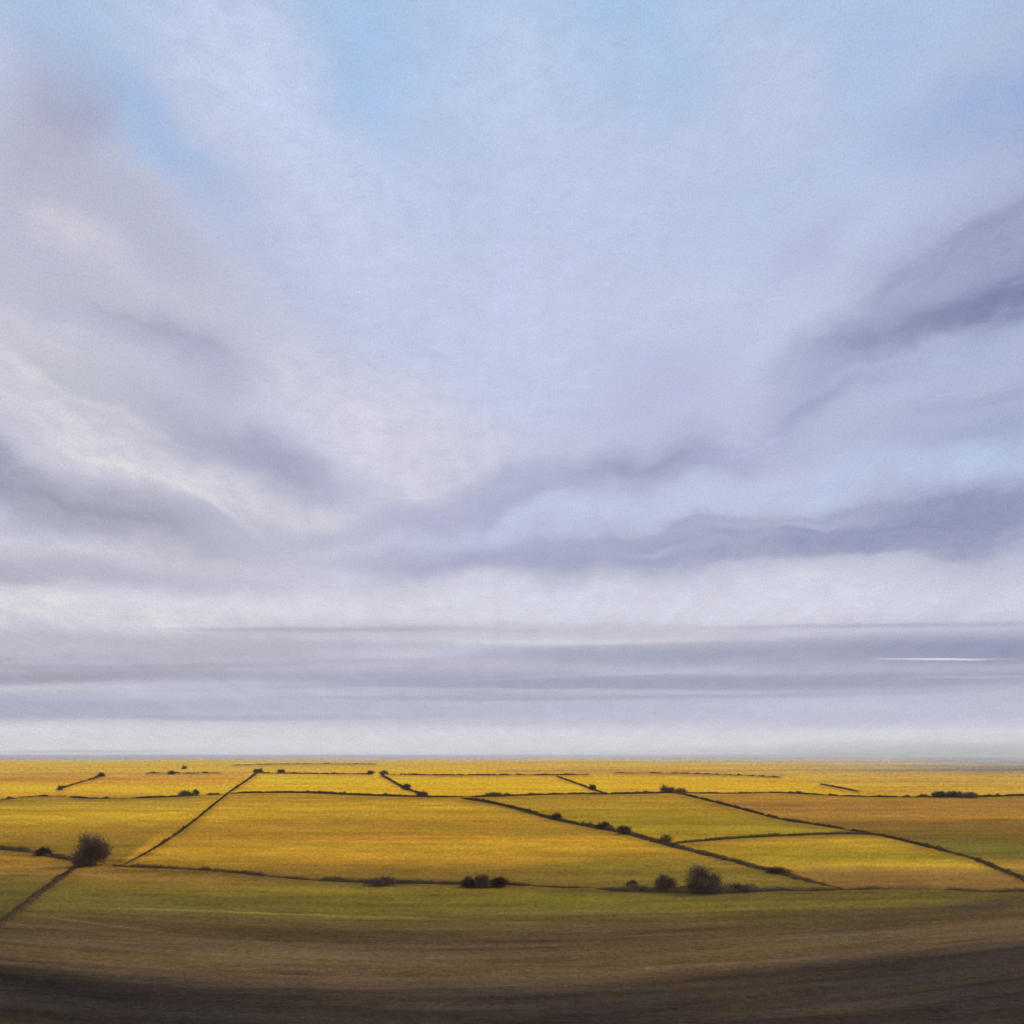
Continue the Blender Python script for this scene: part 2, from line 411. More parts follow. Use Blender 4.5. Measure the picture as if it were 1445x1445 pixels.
def crown_geo(c, rx, ry, rz, n, leaf, seed, flat=.0, tw=.6):
    """a lumpy crown: clumps of twigs through the volume, ragged edge, gaps"""
    g = np.random.default_rng(seed)
    nb = 26
    bd = g.normal(size=(nb, 3)); bd /= np.linalg.norm(bd, axis=1)[:, None]
    br = g.uniform(.25, .78, nb)[:, None]
    B = bd * br; bs = g.uniform(.16, .36, nb)
    k = g.integers(0, nb, n)
    off = g.normal(size=(n, 3)) * bs[k][:, None] * .75
    U = B[k] + off
    fz = g.random(n) < .22
    U[fz] *= (1 + .45 * g.random(fz.sum()))[:, None]
    rad = np.linalg.norm(U, axis=1)
    keep = (rad < 1.0 + .12 * g.normal(size=n) + .18 * fz) & (U[:, 2] > -.95)
    U = U[keep]; rad = rad[keep]
    low_ = np.array(c)[2] + U[:, 2] * rz > -.05
    U = U[low_]; rad = rad[low_]
    C = np.array(c) + U * np.array([rx, ry, rz])
    D = U * np.array([1, 1, 1]) + np.array([0, 0, .35]) + g.normal(size=U.shape) * .45
    D /= np.linalg.norm(D, axis=1)[:, None]
    nt_ = int(len(C) * tw)
    a = twigs(C[:nt_], D[:nt_], leaf * 4.2 * g.uniform(.4, 1.3, nt_), leaf * .26)
    b = leaf_quads(C[nt_:], np.full(len(C) - nt_, leaf * 1.25), .2)
    return join([a, b])

def woody(kind, label, cat, px, py, wpx, hpx, mat, seed, n=3500, trunk=-.2, group=None, parts=True, dens=1.0, tw=.72):
    """tree or shrub whose foot stands at (px, py), wpx wide and hpx tall as seen in the photograph"""
    p = at(px, py); d = p[1]
    k = d / N / F
    if not parts: wpx *= .92; hpx *= .78
    elif hpx < 30: hpx *= .85
    w = wpx * k; h = hpx * k
    leaf = max(.09, d / 1450); n = int(n * 1.35)
    n = int(n * dens)
    zc = h * (.5 + trunk * .5); rz = h * (.5 - trunk * .5) * 1.02
    if not parts:
        V, Fc = crown_geo((0, 0, zc), w / 2, w / 2, rz, n, leaf, seed, tw=tw)
        o = mesh_obj(kind, V, Fc, mat); o.location = [float(v) for v in p]
        return tag(o, label, cat, group)
    root = bpy.data.objects.new(kind, None); COL.objects.link(root)
    root.location = [float(v) for v in p]; root.empty_display_size = .5
    tag(root, label, cat, group)
    V, Fc = crown_geo((0, 0, zc), w / 2, w / 2, rz, n, leaf, seed, tw=tw)
    mesh_obj('crown', V, Fc, mat, parent=root)
    g = np.random.default_rng(seed + 900)
    ps = []
    nst = 1 if kind == 'tree' else 3
    for s_ in range(nst):
        o_ = g.normal(size=2) * (.0 if nst == 1 else .08 * w)
        base = np.array([o_[0], o_[1], -.25]); fork = np.array([o_[0] * 1.3, o_[1] * 1.3, h * .33]) + np.append(g.normal(size=2) * .04 * w, 0)
        r0 = h * (.045 if nst == 1 else .025)
        ps.append(tube(base, fork, r0, r0 * .7))
        for q in range(7 if nst == 1 else 4):
            an = g.uniform(0, 2 * math.pi); el = g.uniform(.35, 1.3)
            dr = np.array([math.cos(an) * math.cos(el) * w * .42, math.sin(an) * math.cos(el) * w * .42, math.sin(el) * h * .5])
            m1 = fork + dr * .5 + g.normal(size=3) * .03 * h
            ps.append(tube(fork - (fork - base) * g.uniform(0, .2), m1, r0 * .5, r0 * .28, 5))
            ps.append(tube(m1, fork + dr + g.normal(size=3) * .03 * h, r0 * .28, r0 * .08, 5))
    V, Fc = join(ps)
    mesh_obj('trunk', V, Fc, M_BARK, parent=root)
    return root

HSCALE = .64
# --- hedges: label, line over the plain, height m, width m
hedge('ragged dark hedge running to the left edge from the round bare tree', [(-90, 1187), (0, 1198), (40, 1202), (62, 1207), (85, 1211), (110, 1216)], [1.7, 1.6, 1.9, 1.2], 1.5, gap=0.2, rough=.4, seed=1)
hedge('thick dark straight hedge coming from the round bare tree towards the bottom left edge', [(111, 1221), (85, 1240), (55, 1262), (25, 1286), (-8, 1312), (-60, 1352)], [.75, .9, .8, .8, .8], [1.0, 1.4, 1.6, 1.9], gap=.02, rough=.2, seed=2)
hedge('thin broken hedge with bare gaps running right from beside the round bare tree', [(160, 1222), (200, 1224), (260, 1227), (320, 1231), (400, 1238), (470, 1243), (520, 1246), (580, 1247), (640, 1248), (720, 1249), (800, 1252), (850, 1254)], [1.3, 1.1, 1.0, 1.2, .9, 1.3, 1.5, 1.2, 1.1, 1.1], [.9, .8], gap=.30, rough=.6, seed=3)
hedge('dense low hedge at the foot of the two round shrubs by the long diagonal hedge', [(845, 1255), (890, 1257), (930, 1258), (985, 1260), (1030, 1260), (1080, 1258), (1130, 1257), (1188, 1256)], [.8, 1.7, 2.2, 2.3, 1.9, 1.1, .7], [1.2, 2.1, 2.5, 1.8, .9], gap=.1, rough=.3, seed=4)
hedge('thin low hedge running right from the lower end of the long diagonal hedge', [(1196, 1256), (1260, 1255), (1330, 1256), (1400, 1258), (1460, 1258), (1560, 1262)], [.6, .8, .7, .8], [.9, .8], gap=0.28, rough=.5, seed=5)
hedge('thin slanting hedge rising from beside the round tree to the far bush', [(178, 1219), (205, 1205), (232, 1189), (262, 1168), (286, 1149), (303, 1135), (322, 1120), (345, 1104), (362, 1092)], [1.0, .7, .7, 1.3, 1.0, 1.8, 2.0], [.55, .55, .8, 1.2], gap=.3, rough=.55, seed=6)
hedge('long dark hedge across the middle distance from the left edge to the slanting hedge', [(98, 1125), (125, 1127), (165, 1127), (215, 1126), (262, 1124), (295, 1122), (322, 1121)], [.9, 1.5, 1.4, 2.0, 1.6], 1.4, gap=0.3, rough=.4, seed=7)
hedge('long black hedge edging the bright yellow field right of the slanting hedge', [(326, 1120), (370, 1119), (420, 1119), (455, 1120), (500, 1122), (560, 1124), (610, 1125), (655, 1125)], [1.5, 2.0, 1.9, 1.6, 1.3], 1.5, gap=.08, rough=.35, seed=8)
hedge('long black hedge edging the bright yellow fields, between the diagonal hedge and the bushy corner', [(660, 1125), (700, 1124), (760, 1122), (810, 1121), (860, 1121), (905, 1120), (955, 1119)], [1.5, 1.6, 2.0, 1.8, 1.3], 1.5, gap=0.2, rough=.35, seed=9)
hedge('long hedge between the yellow and the orange field, running right to the long flat thicket', [(962, 1119), (1025, 1120), (1090, 1119), (1140, 1121), (1180, 1123), (1240, 1125), (1310, 1125), (1380, 1125), (1450, 1123), (1560, 1123)], [1.2, 1.4, 1.2, 1.5, 1.6, 1.3], 1.4, gap=0.25, rough=.4, seed=10)
hedge('long bold dark diagonal hedge slanting down to the right across the yellow fields', [(652, 1127), (690, 1133), (730, 1142), (772, 1154), (812, 1163), (845, 1169), (890, 1178), (935, 1191), (1000, 1207), (1055, 1221), (1105, 1234), (1150, 1246), (1192, 1256)], [1.6, 1.9, 1.6, 1.7, 1.5, 1.5, 1.6, 1.3, .8], [1.3, 1.5, 1.5, 1.6, 1.8, 1.5], gap=.03, rough=.25, seed=11)
hedge('short curving hedge joining the two diagonal hedges on the right', [(948, 1191), (985, 1188), (1030, 1184), (1080, 1181), (1130, 1179), (1185, 1177), (1235, 1178)], [1.0, 1.3, 1.2, 1.2, .9], 1.1, gap=.08, rough=.35, seed=12)
hedge('winding thin hedge below the orange field, sloping down to the right edge', [(962, 1121), (1000, 1130), (1050, 1143), (1100, 1156), (1150, 1164), (1200, 1172), (1250, 1181), (1300, 1193), (1340, 1203), (1375, 1213), (1410, 1227), (1450, 1244), (1530, 1280)], [1.4, 1.3, 1.2, 1.3, 1.0, .9, 1.0, 1.2], [1.1, 1.1, 1.0, 1.3], gap=0.2, rough=.4, seed=13)
hedge('far thin hedge from the far slanting hedge top to the small pair of bushes', [(368, 1091), (400, 1091.5), (440, 1092), (480, 1092.5), (525, 1093)], 1.8, 1.6, M_HEDGE_WARM, gap=0.3, rough=.4, seed=14)
hedge('far brown hedge above the central bright yellow field, right of the pair of bushes', [(548, 1093), (600, 1094), (650, 1094), (700, 1094), (740, 1093.5), (785, 1094), (830, 1093)], 2.0, 1.8, M_HEDGE_WARM, gap=0.36, rough=.45, seed=15)
hedge('faint far hedge above the yellow field behind the bushy corner', [(868, 1090.5), (920, 1091), (980, 1092), (1040, 1094), (1100, 1097)], 1.4, 1.5, M_HEDGE_WARM, gap=0.42, rough=.5, seed=16)
hedge('short far hedge slanting down to the right with a round bush on it', [(538, 1094), (552, 1102), (566, 1110), (580, 1116), (606, 1124)], [2.0, 1.6, 1.6, 1.4], 1.4, M_HEDGE_WARM, gap=.08, rough=.4, seed=17)
hedge('short thin far hedge slanting to a single small bush', [(786, 1096), (803, 1102), (822, 1109), (838, 1115), (854, 1120)], 1.1, 1.1, M_HEDGE_WARM, gap=.1, rough=.4, seed=18)
hedge('very short hairline hedge alone in the pale yellow field on the right', [(1158, 1107), (1180, 1111), (1210, 1117)], .9, 1.0, gap=.08, rough=.4, seed=19)
hedge('broken far hedge alone in the pale field left of the slanting hedge', [(208, 1091.5), (240, 1091), (265, 1091.5), (285, 1091), (310, 1090.5)], [1.8, 2.4, 1.2, 2.4, 2.8], 1.8, gap=0.38, rough=.5, seed=20)
hedge('faint broken hedge climbing the orange field at the far left', [(82, 1115), (98, 1109), (118, 1103), (132, 1099), (144, 1095)], [1.5, .8, 1.4, 2.2], 1.3, M_HEDGE_WARM, gap=0.46, rough=.5, seed=21)
hedge('farthest hairline hedge along the horizon in the yellow strip', [(330, 1080), (380, 1078.5), (430, 1078), (480, 1078), (530, 1078)], 2.6, 2.4, M_HEDGE_WARM, gap=0.4, rough=.5, seed=22)
hedge('faint low hedge at the left edge bordering the orange field', [(-60, 1131), (0, 1129), (20, 1127), (50, 1124), (92, 1124)], [.8, .9, .6, .7], 1.1, M_HEDGE_WARM, gap=0.46, rough=.5, seed=23)

# --- trees and bushes
woody('tree', 'large round bare tree at the hedge corner on the left, tallest of all', 'tree', 128, 1222, 55, 45, M_TWIG, 101, n=14000, trunk=-.30)
woody('shrub', 'dark jagged bush on the ragged hedge left of the round tree', 'shrub', 62, 1207, 22, 13, M_HEDGE, 102, n=2600, trunk=-.22)
woody('shrub', 'largest dark round shrub on the dense low hedge', 'shrub', 990, 1260, 57, 37, M_TWIG, 103, n=11000, trunk=-.24)
woody('shrub', 'paler round shrub just left of the largest dark one', 'shrub', 937, 1258, 36, 28, M_TWIG_PALE, 104, n=5200, trunk=-.24)
woody('shrub', 'small pointed shrub at the left end of the dense low hedge', 'shrub', 893, 1255, 18, 13, M_HEDGE, 105, n=1800, trunk=-.22)
woody('shrub', 'low spreading shrub right of the largest round shrub', 'shrub', 1040, 1259, 46, 13, M_TWIG, 106, n=3000, trunk=-.22)
G2 = 'dark shrubs in the middle of the broken hedge'
woody('shrub', 'left one of the dark shrubs on the broken hedge below the yellow field', 'shrub', 661, 1251, 26, 16, M_HEDGE, 107, n=2800, trunk=-.22, group=G2)
woody('shrub', 'tallest middle one of the dark shrubs on the broken hedge', 'shrub', 680, 1252, 24, 20, M_TWIG, 108, n=2800, trunk=-.22, group=G2)
woody('shrub', 'long low right-hand one of the dark shrubs on the broken hedge', 'shrub', 704, 1251, 28, 14, M_HEDGE, 109, n=2800, trunk=-.22, group=G2)
woody('shrub', 'wide dim shrub on the broken hedge left of the dark shrub clump', 'shrub', 540, 1249, 50, 13, M_TWIG, 110, n=2600, trunk=-.22)
G3 = 'bushes on the long diagonal hedge'
woody('bush', 'small dark bush highest up on the long diagonal hedge', 'bush', 786, 1157, 16, 12, M_HEDGE, 111, n=1300, parts=False, group=G3)
woody('bush', 'dark spiky bush on the diagonal hedge, left of a rounded one', 'bush', 852, 1170, 26, 12, M_HEDGE, 112, n=1700, parts=False, group=G3)
woody('bush', 'rounded brown bush touching the spiky one on the diagonal hedge', 'bush', 880, 1177, 26, 14, M_TWIG, 113, n=1700, parts=False, group=G3)
woody('bush', 'pale brown bush where the short curving hedge meets the diagonal', 'bush', 940, 1190, 24, 15, M_TWIG_PALE, 114, n=1500, parts=False, group=G3)
woody('bush', 'low dark bush swelling near the lower end of the diagonal hedge', 'bush', 1100, 1233, 44, 11, M_HEDGE, 115, n=2200, parts=False, group=G3)
G4 = 'bushes at the corner of the orange field'
woody('bush', 'dark bush on the hedge at the top corner of the orange field', 'bush', 942, 1119, 24, 13, M_HEDGE, 116, n=1500, parts=False, group=G4)
woody('bush', 'paler low bush beside the dark one at the orange field corner', 'bush', 960, 1121, 24, 10, M_TWIG_PALE, 117, n=1200, parts=False, group=G4)
woody('bush', 'single small bush at the foot of the short thin far hedge', 'bush', 836, 1115, 9, 9, M_HEDGE_WARM, 118, n=600, parts=False)
woody('bush', 'round bush half way down the short far slanting hedge', 'bush', 574, 1115, 14, 10, M_HEDGE_WARM, 119, n=800, parts=False)
woody('bush', 'low brown bush at the foot of the short far slanting hedge', 'bush', 596, 1123, 20, 7, M_HEDGE_WARM, 120, n=900, parts=False)
G5 = 'far pair of bushes at the top of the short slanting hedge'
woody('bush', 'left one of the far pair of bushes above the yellow field', 'bush', 523, 1093, 9, 6, M_HEDGE, 121, n=500, parts=False, group=G5)
woody('bush', 'right one of the far pair of bushes above the yellow field', 'bush', 542, 1093, 12, 5, M_HEDGE, 122, n=500, parts=False, group=G5)
woody('bush', 'bush on top of the long thin slanting hedge', 'bush', 364, 1091, 14, 6, M_HEDGE, 123, n=600, parts=False)
woody('bush', 'tiny lone bush on the far hedge right of the slanting hedge top', 'bush', 397, 1091, 11, 5, M_HEDGE, 124, n=500, parts=False)
G6 = 'reddish bushes on the mid-distance hedge'
woody('bush', 'wide reddish brown bush on the hedge under the orange field', 'bush', 262, 1123, 22, 9, M_TWIG_PALE, 125, n=1200, parts=False, group=G6)
woody('bush', 'small dark bush touching the wide reddish one', 'bush', 276, 1122, 9, 8, M_HEDGE_WARM, 126, n=600, parts=False, group=G6)
woody('bush', 'round dark bush on the broken far hedge in the pale field', 'bush', 242, 1093, 7, 6, M_HEDGE, 127, n=400, parts=False)
woody('bush', 'tiny pale bush standing behind the broken far hedge', 'bush', 260, 1085.5, 5, 4, M_TWIG_PALE, 128, n=250, parts=False)
woody('bush', 'dark bush at the upper end of the faint far left hedge', 'bush', 143, 1096, 9, 5, M_HEDGE_WARM, 129, n=500, parts=False)
woody('bush', 'small thorn bush at the lower end of the faint far left hedge', 'bush', 84, 1115, 9, 7, M_TWIG_PALE, 130, n=400, parts=False)
woody('bush', 'low brown bush on the black hedge above the diagonal hedge start', 'bush', 695, 1124, 30, 6, M_HEDGE_WARM, 131, n=900, parts=False)
G7 = 'dark flat thicket on the right horizon hedge'
woody('bush', 'left end bush of the long flat dark thicket at the orange field edge', 'bush', 1326, 1125, 24, 9, M_HEDGE, 132, n=1300, parts=False, group=G7)
woody('bush', 'central bush of the long flat dark thicket at the orange field edge', 'bush', 1346, 1125, 28, 10, M_HEDGE, 133, n=1500, parts=False, group=G7)
woody('bush', 'paler right end bush of the long flat thicket at the orange field edge', 'bush', 1367, 1126, 26, 9, M_TWIG, 134, n=1300, parts=False, group=G7)

build_ground()

# ------------------------------------------------------------------ air
def haze():
    lo, hi = -1.2, H + 3.0
    s = 24000.0
    V = [(-s, -s, lo), (s, -s, lo), (s, s, lo), (-s, s, lo), (-s, -s, hi), (s, -s, hi), (s, s, hi), (-s, s, hi)]
    Fc = [(3, 2, 1, 0), (4, 5, 6, 7), (0, 1, 5, 4), (1, 2, 6, 5), (2, 3, 7, 6), (3, 0, 4, 7)]
    m = bpy.data.materials.new('air'); m.use_nodes = True
    nt = m.node_tree; nt.nodes.clear()
    out = nt.nodes.new('ShaderNodeOutputMaterial'); v = nt.nodes.new('ShaderNodeVolumePrincipled')
    v.inputs['Color'].default_value = (.90, .885, .87, 1); v.inputs['Anisotropy'].default_value = .5
    v.inputs['Density'].default_value = HAZE
    nt.links.new(v.outputs[0], out.inputs['Volume'])
    o = mesh_obj('haze', V, Fc, m)
    tag(o, 'pale mist lying over the far fields', None, None, 'stuff')
HAZE = 0.00007
haze()

# ------------------------------------------------------------------ sky
SUN_AZ, SUN_EL = 58.0, 36.0      # degrees right of the view, above the horizon
w = bpy.data.worlds.new('World'); sc.world = w; w.use_nodes = True
nt = w.node_tree; nt.nodes.clear()
L = nt.links.new
def nd(t, **k):
    n = nt.nodes.new(t)
    for a, b in k.items(): setattr(n, a, b)
    return n
def math_(op, a, b=None, c=None):
    n = nd('ShaderNodeMath', operation=op)
    for i, v in enumerate((a, b, c)):
        if v is None: continue
        if isinstance(v, (int, float)): n.inputs[i].default_value = v
        else: L(v, n.inputs[i])
    return n.outputs[0]

tc = nd('ShaderNodeTexCoord'); sep = nd('ShaderNodeSeparateXYZ'); L(tc.outputs['Generated'], sep.inputs[0])
dx, dy, dz = sep.outputs
az = math_('MULTIPLY', math_('ARCTAN2', dx, dy), 180 / math.pi)
el = math_('MULTIPLY', math_('ARCSINE', dz), 180 / math.pi)

def noise(vec, scale, det, rough, out='Fac', dist=0.0):
    n = nd('ShaderNodeTexNoise'); n.inputs['Scale'].default_value = scale; n.inputs['Detail'].default_value = det
    n.inputs['Roughness'].default_value = rough; n.inputs['Distortion'].default_value = dist
    L(vec, n.inputs['Vector']); return n.outputs[out]
def comb(a, b, c=0.0):
    n = nd('ShaderNodeCombineXYZ')
    for i, v in enumerate((a, b, c)):
        if isinstance(v, (int, float)): n.inputs[i].default_value = v
        else: L(v, n.inputs[i])
    return n.outputs[0]
def mrange(v, a, b, lo, hi, smooth=True):
    n = nd('ShaderNodeMapRange'); n.interpolation_type = 'SMOOTHSTEP' if smooth else 'LINEAR'
    for k, x in zip(('From Min', 'From Max', 'To Min', 'To Max'), (a, b, lo, hi)): n.inputs[k].default_value = x
    L(v, n.inputs['Value']); return n.outputs[0]

# cloud layer seen in perspective: points on a flat sheet high above the plain
inv = math_('DIVIDE', 1.0, math_('ADD', math_('MAXIMUM', dz, 0.0), 0.10))
sheet = comb(math_('MULTIPLY', dx, inv), math_('MULTIPLY', math_('MULTIPLY', dy, inv), 0.42))
n_sheet = noise(sheet, 2.3, 7, .55, dist=.4)
n_soft = noise(comb(az, math_('MULTIPLY', el, 1.7)), .11, 6, .58, dist=.3)
n_band = noise(comb(math_('MULTIPLY', az, .07), el), 1.1, 5, .6)
low = mrange(el, 3.0, 14.0, 0.0, 1.0)               # 0 near the horizon, 1 higher up
nmix = nd('ShaderNodeMix', data_type='FLOAT'); L(low, nmix.inputs[0]); L(n_band, nmix.inputs[2])
avg = math_('MULTIPLY', math_('ADD', n_sheet, n_soft), .5); L(avg, nmix.inputs[3])
nz = nmix.outputs[0]

# ragged cloud edges: the coordinates the cloud banks are placed in are disturbed a little
wc = noise(comb(az, math_('MULTIPLY', el, 1.4)), .16, 6, .52, 'Color')
ws = nd('ShaderNodeSeparateColor'); L(wc, ws.inputs[0])
wa = math_('MULTIPLY', math_('SUBTRACT', ws.outputs[0], .5), 5.0)
amp = math_('ADD', .35, math_('MULTIPLY', low, 4.2))
we = math_('MULTIPLY', math_('SUBTRACT', ws.outputs[1], .5), amp)
pos = comb(math_('ADD', az, wa), math_('ADD', el, we))

def ae(px, py):
    x = (px - N / 2) / N / F; z = (HOR - py) / N / F
    return math.degrees(math.atan(x)), math.degrees(math.atan(z / math.hypot(1, x)))

ELR = [(-20, (190, 190, 200)), (0.0, (200, 198, 206)), (1.0, (206, 204, 214)), (2.6, (184, 184, 200)), (4.5, (172, 172, 190)), (6.2, (178, 177, 194)),
       (7.6, (196, 194, 208)), (9.0, (206, 204, 217)), (10.6, (200, 199, 214)), (12.5, (184, 186, 206)), (16, (190, 193, 214)),
       (21, (190, 195, 219)), (27, (187, 197, 222)), (32, (182, 196, 223)), (38, (172, 193, 224)), (60, (160, 186, 222)), (90, (160, 180, 215))]
r = nd('ShaderNodeValToRGB'); cr = r.color_ramp; cr.interpolation = 'EASE'
lo_, hi_ = -20.0, 90.0
while len(cr.elements) < len(ELR): cr.elements.new(.5)
for e, (a, c) in zip(cr.elements, ELR): pass
for i, (a, c) in enumerate(ELR):
    cr.elements[i].position = (a - lo_) / (hi_ - lo_)
for i, (a, c) in enumerate(ELR):
    cr.elements[i].color = (*s2l(c), 1)
L(mrange(math_('ADD', el, math_('MULTIPLY', we, .35)), lo_, hi_, 0, 1, False), r.inputs['Fac'])
col = r.outputs['Color']

CLOUDS = [
 # broad tints
 (40, 480, 330, 420, -60, (190, 187, 200), .65), (1470, 420, 230, 520, 0, (140, 152, 192), .75), (250, 420, 220, 260, -50, (188, 188, 206), .5),
 (700, 330, 330, 200, 0, (190, 198, 226), .5), (850, 480, 300, 140, 10, (192, 199, 226), .5),
 # openings of blue
 (110, 70, 160, 70, -40, (156, 185, 220), .55), (235, 205, 140, 40, -42, (150, 180, 220), .8), (330, 300, 150, 55, -40, (164, 186, 222), .55),
 (510, 60, 110, 90, 70, (156, 188, 224), .5), (560, 120, 140, 60, 30, (158, 188, 226), .5), (880, 15, 200, 40, 8, (156, 188, 225), .5), (950, 105, 120, 50, 25, (158, 188, 224), .5),
 (1240, 70, 110, 60, 40, (156, 182, 220), .5), (1420, 170, 70, 200, 85, (126, 154, 202), .6), (1130, 270, 280, 80, 20, (168, 186, 222), .45), (640, 205, 80, 30, 0, (164, 188, 224), .5),
 # white veils
 (320, 80, 150, 90, -50, (197, 204, 228), .75), (400, 170, 170, 70, -48, (191, 203, 229), .7), (690, 90, 130, 100, 30, (190, 203, 230), .6), (1060, 70, 80, 130, 60, (190, 198, 224), .5), (1100, 150, 70, 60, 30, (188, 192, 220), .5),
 (440, 350, 140, 60, -20, (196, 200, 224), .5),
 # left masses
 (70, 160, 110, 70, 65, (158, 161, 186), .75), (118, 165, 40, 60, 70, (142, 146, 178), .6), (60, 145, 26, 20, 0, (146, 148, 178), .5), (40, 270, 130, 120, -45, (180, 180, 196), .7), (190, 310, 190, 45, -45, (172, 174, 196), .65),
 (100, 330, 70, 30, -30, (202, 198, 210), .8), (150, 420, 220, 28, -4, (196, 195, 208), .6), (70, 520, 220, 45, -27, (203, 202, 211), .8),
 (200, 465, 200, 42, -18, (168, 170, 191), .7), (295, 515, 100, 34, -20, (156, 160, 186), .65), (190, 585, 230, 36, -27, (174, 175, 191), .65), (385, 560, 90, 50, -45, (196, 196, 216), .5),
 (190, 655, 230, 38, -29, (212, 209, 216), .9), (370, 705, 140, 38, -14, (216, 213, 218), .9), (500, 760, 200, 60, -5, (206, 204, 216), .55), (530, 590, 160, 74, -20, (210, 207, 219), .75), (600, 660, 120, 60, -20, (206, 204, 219), .6),
 (330, 630, 130, 46, -24, (158, 160, 186), .8), (420, 660, 110, 36, -15, (148, 150, 180), .75),
 (-10, 640, 110, 40, -38, (134, 134, 164), .85), (80, 690, 180, 42, -26, (148, 148, 168), .8), (210, 735, 190, 42, -18, (154, 154, 171), .75), (390, 750, 150, 36, -8, (166, 168, 189), .7),
 (100, 772, 300, 20, -6, (203, 200, 209), .7), (30, 802, 300, 24, -3, (142, 143, 164), .85), (300, 822, 240, 15, -2, (154, 153, 173), .7),
 (480, 780, 160, 24, -4, (196, 195, 210), .5),
 # right masses
 (1340, 365, 200, 48, 22, (146, 150, 182), .75), (1380, 440, 220, 46, 15, (112, 121, 159), .9), (1240, 470, 140, 46, 18, (132, 140, 176), .8), (1440, 400, 90, 60, 20, (112, 120, 158), .6),
 (1330, 405, 130, 16, 18, (158, 166, 198), .55), (1160, 545, 170, 52, 32, (146, 152, 186), .7), (1120, 575, 70, 26, 25, (138, 144, 180), .5), (940, 545, 120, 65, 25, (170, 174, 205), .6), (1150, 350, 70, 36, 30, (166, 172, 204), .6),
 (1350, 505, 180, 26, 10, (172, 182, 212), .6), (950, 645, 140, 40, 14, (148, 152, 184), .8), (985, 638, 60, 20, 10, (126, 130, 166), .75), (820, 675, 220, 28, 14, (156, 160, 191), .7), (620, 722, 150, 24, 10, (160, 163, 193), .7),
 (1330, 600, 290, 40, 8, (158, 168, 200), .6), (1420, 615, 120, 24, 6, (138, 152, 190), .6),
 (1180, 680, 400, 34, 7, (179, 191, 220), .85), (1350, 650, 210, 22, 6, (174, 190, 221), .65), (740, 740, 220, 25, 9, (187, 194, 223), .7),
 (1170, 755, 520, 36, 4, (138, 144, 177), .9), (1350, 735, 240, 44, 6, (122, 129, 165), .75), (1200, 765, 260, 22, 3, (130, 136, 170), .5), (770, 788, 270, 28, 4, (148, 153, 184), .8), (640, 800, 130, 22, 0, (156, 160, 189), .6),
 (1000, 812, 500, 14, 2, (182, 184, 206), .5),
 # separate finer streaks and gaps on the right
 (1050, 598, 90, 38, 20, (184, 189, 216), .65), (1385, 332, 130, 13, 25, (132, 138, 172), .7), (1290, 392, 120, 12, 20, (140, 145, 178), .6), (1410, 425, 110, 14, 16, (104, 112, 150), .7),
 (1290, 462, 150, 13, 14, (122, 128, 164), .6), (1250, 520, 130, 12, 22, (176, 184, 212), .6), (1180, 558, 110, 12, 24, (140, 146, 178), .6), (1400, 560, 120, 12, 10, (146, 155, 188), .5),
 (900, 655, 110, 9, 14, (140, 144, 176), .6), (760, 700, 120, 9, 14, (158, 161, 190), .5), (1000, 742, 220, 8, 5, (150, 154, 184), .6), (1330, 712, 150, 9, 4, (132, 138, 172), .5), (1230, 782, 220, 8, 2, (132, 137, 168), .5),
 (950, 768, 160, 7, 3, (172, 175, 202), .5), (1120, 735, 150, 7, 5, (176, 182, 210), .5), (1280, 752, 120, 6, 3, (150, 156, 186), .5),
 (240, 480, 130, 10, -22, (156, 158, 180), .5), (300, 610, 120, 9, -26, (170, 170, 188), .5), (120, 560, 150, 10, -26, (208, 206, 213), .6), (250, 690, 120, 8, -26, (222, 218, 221), .6), (140, 715, 150, 9, -20, (136, 137, 160), .5), (60, 600, 110, 9, -30, (190, 188, 200), .5),
 # bright gap above the rain bands
 (180, 860, 560, 30, 0, (214, 209, 216), .85), (940, 852, 760, 32, 0, (207, 208, 223), .85), (560, 830, 200, 14, 0, (196, 195, 210), .5),
]
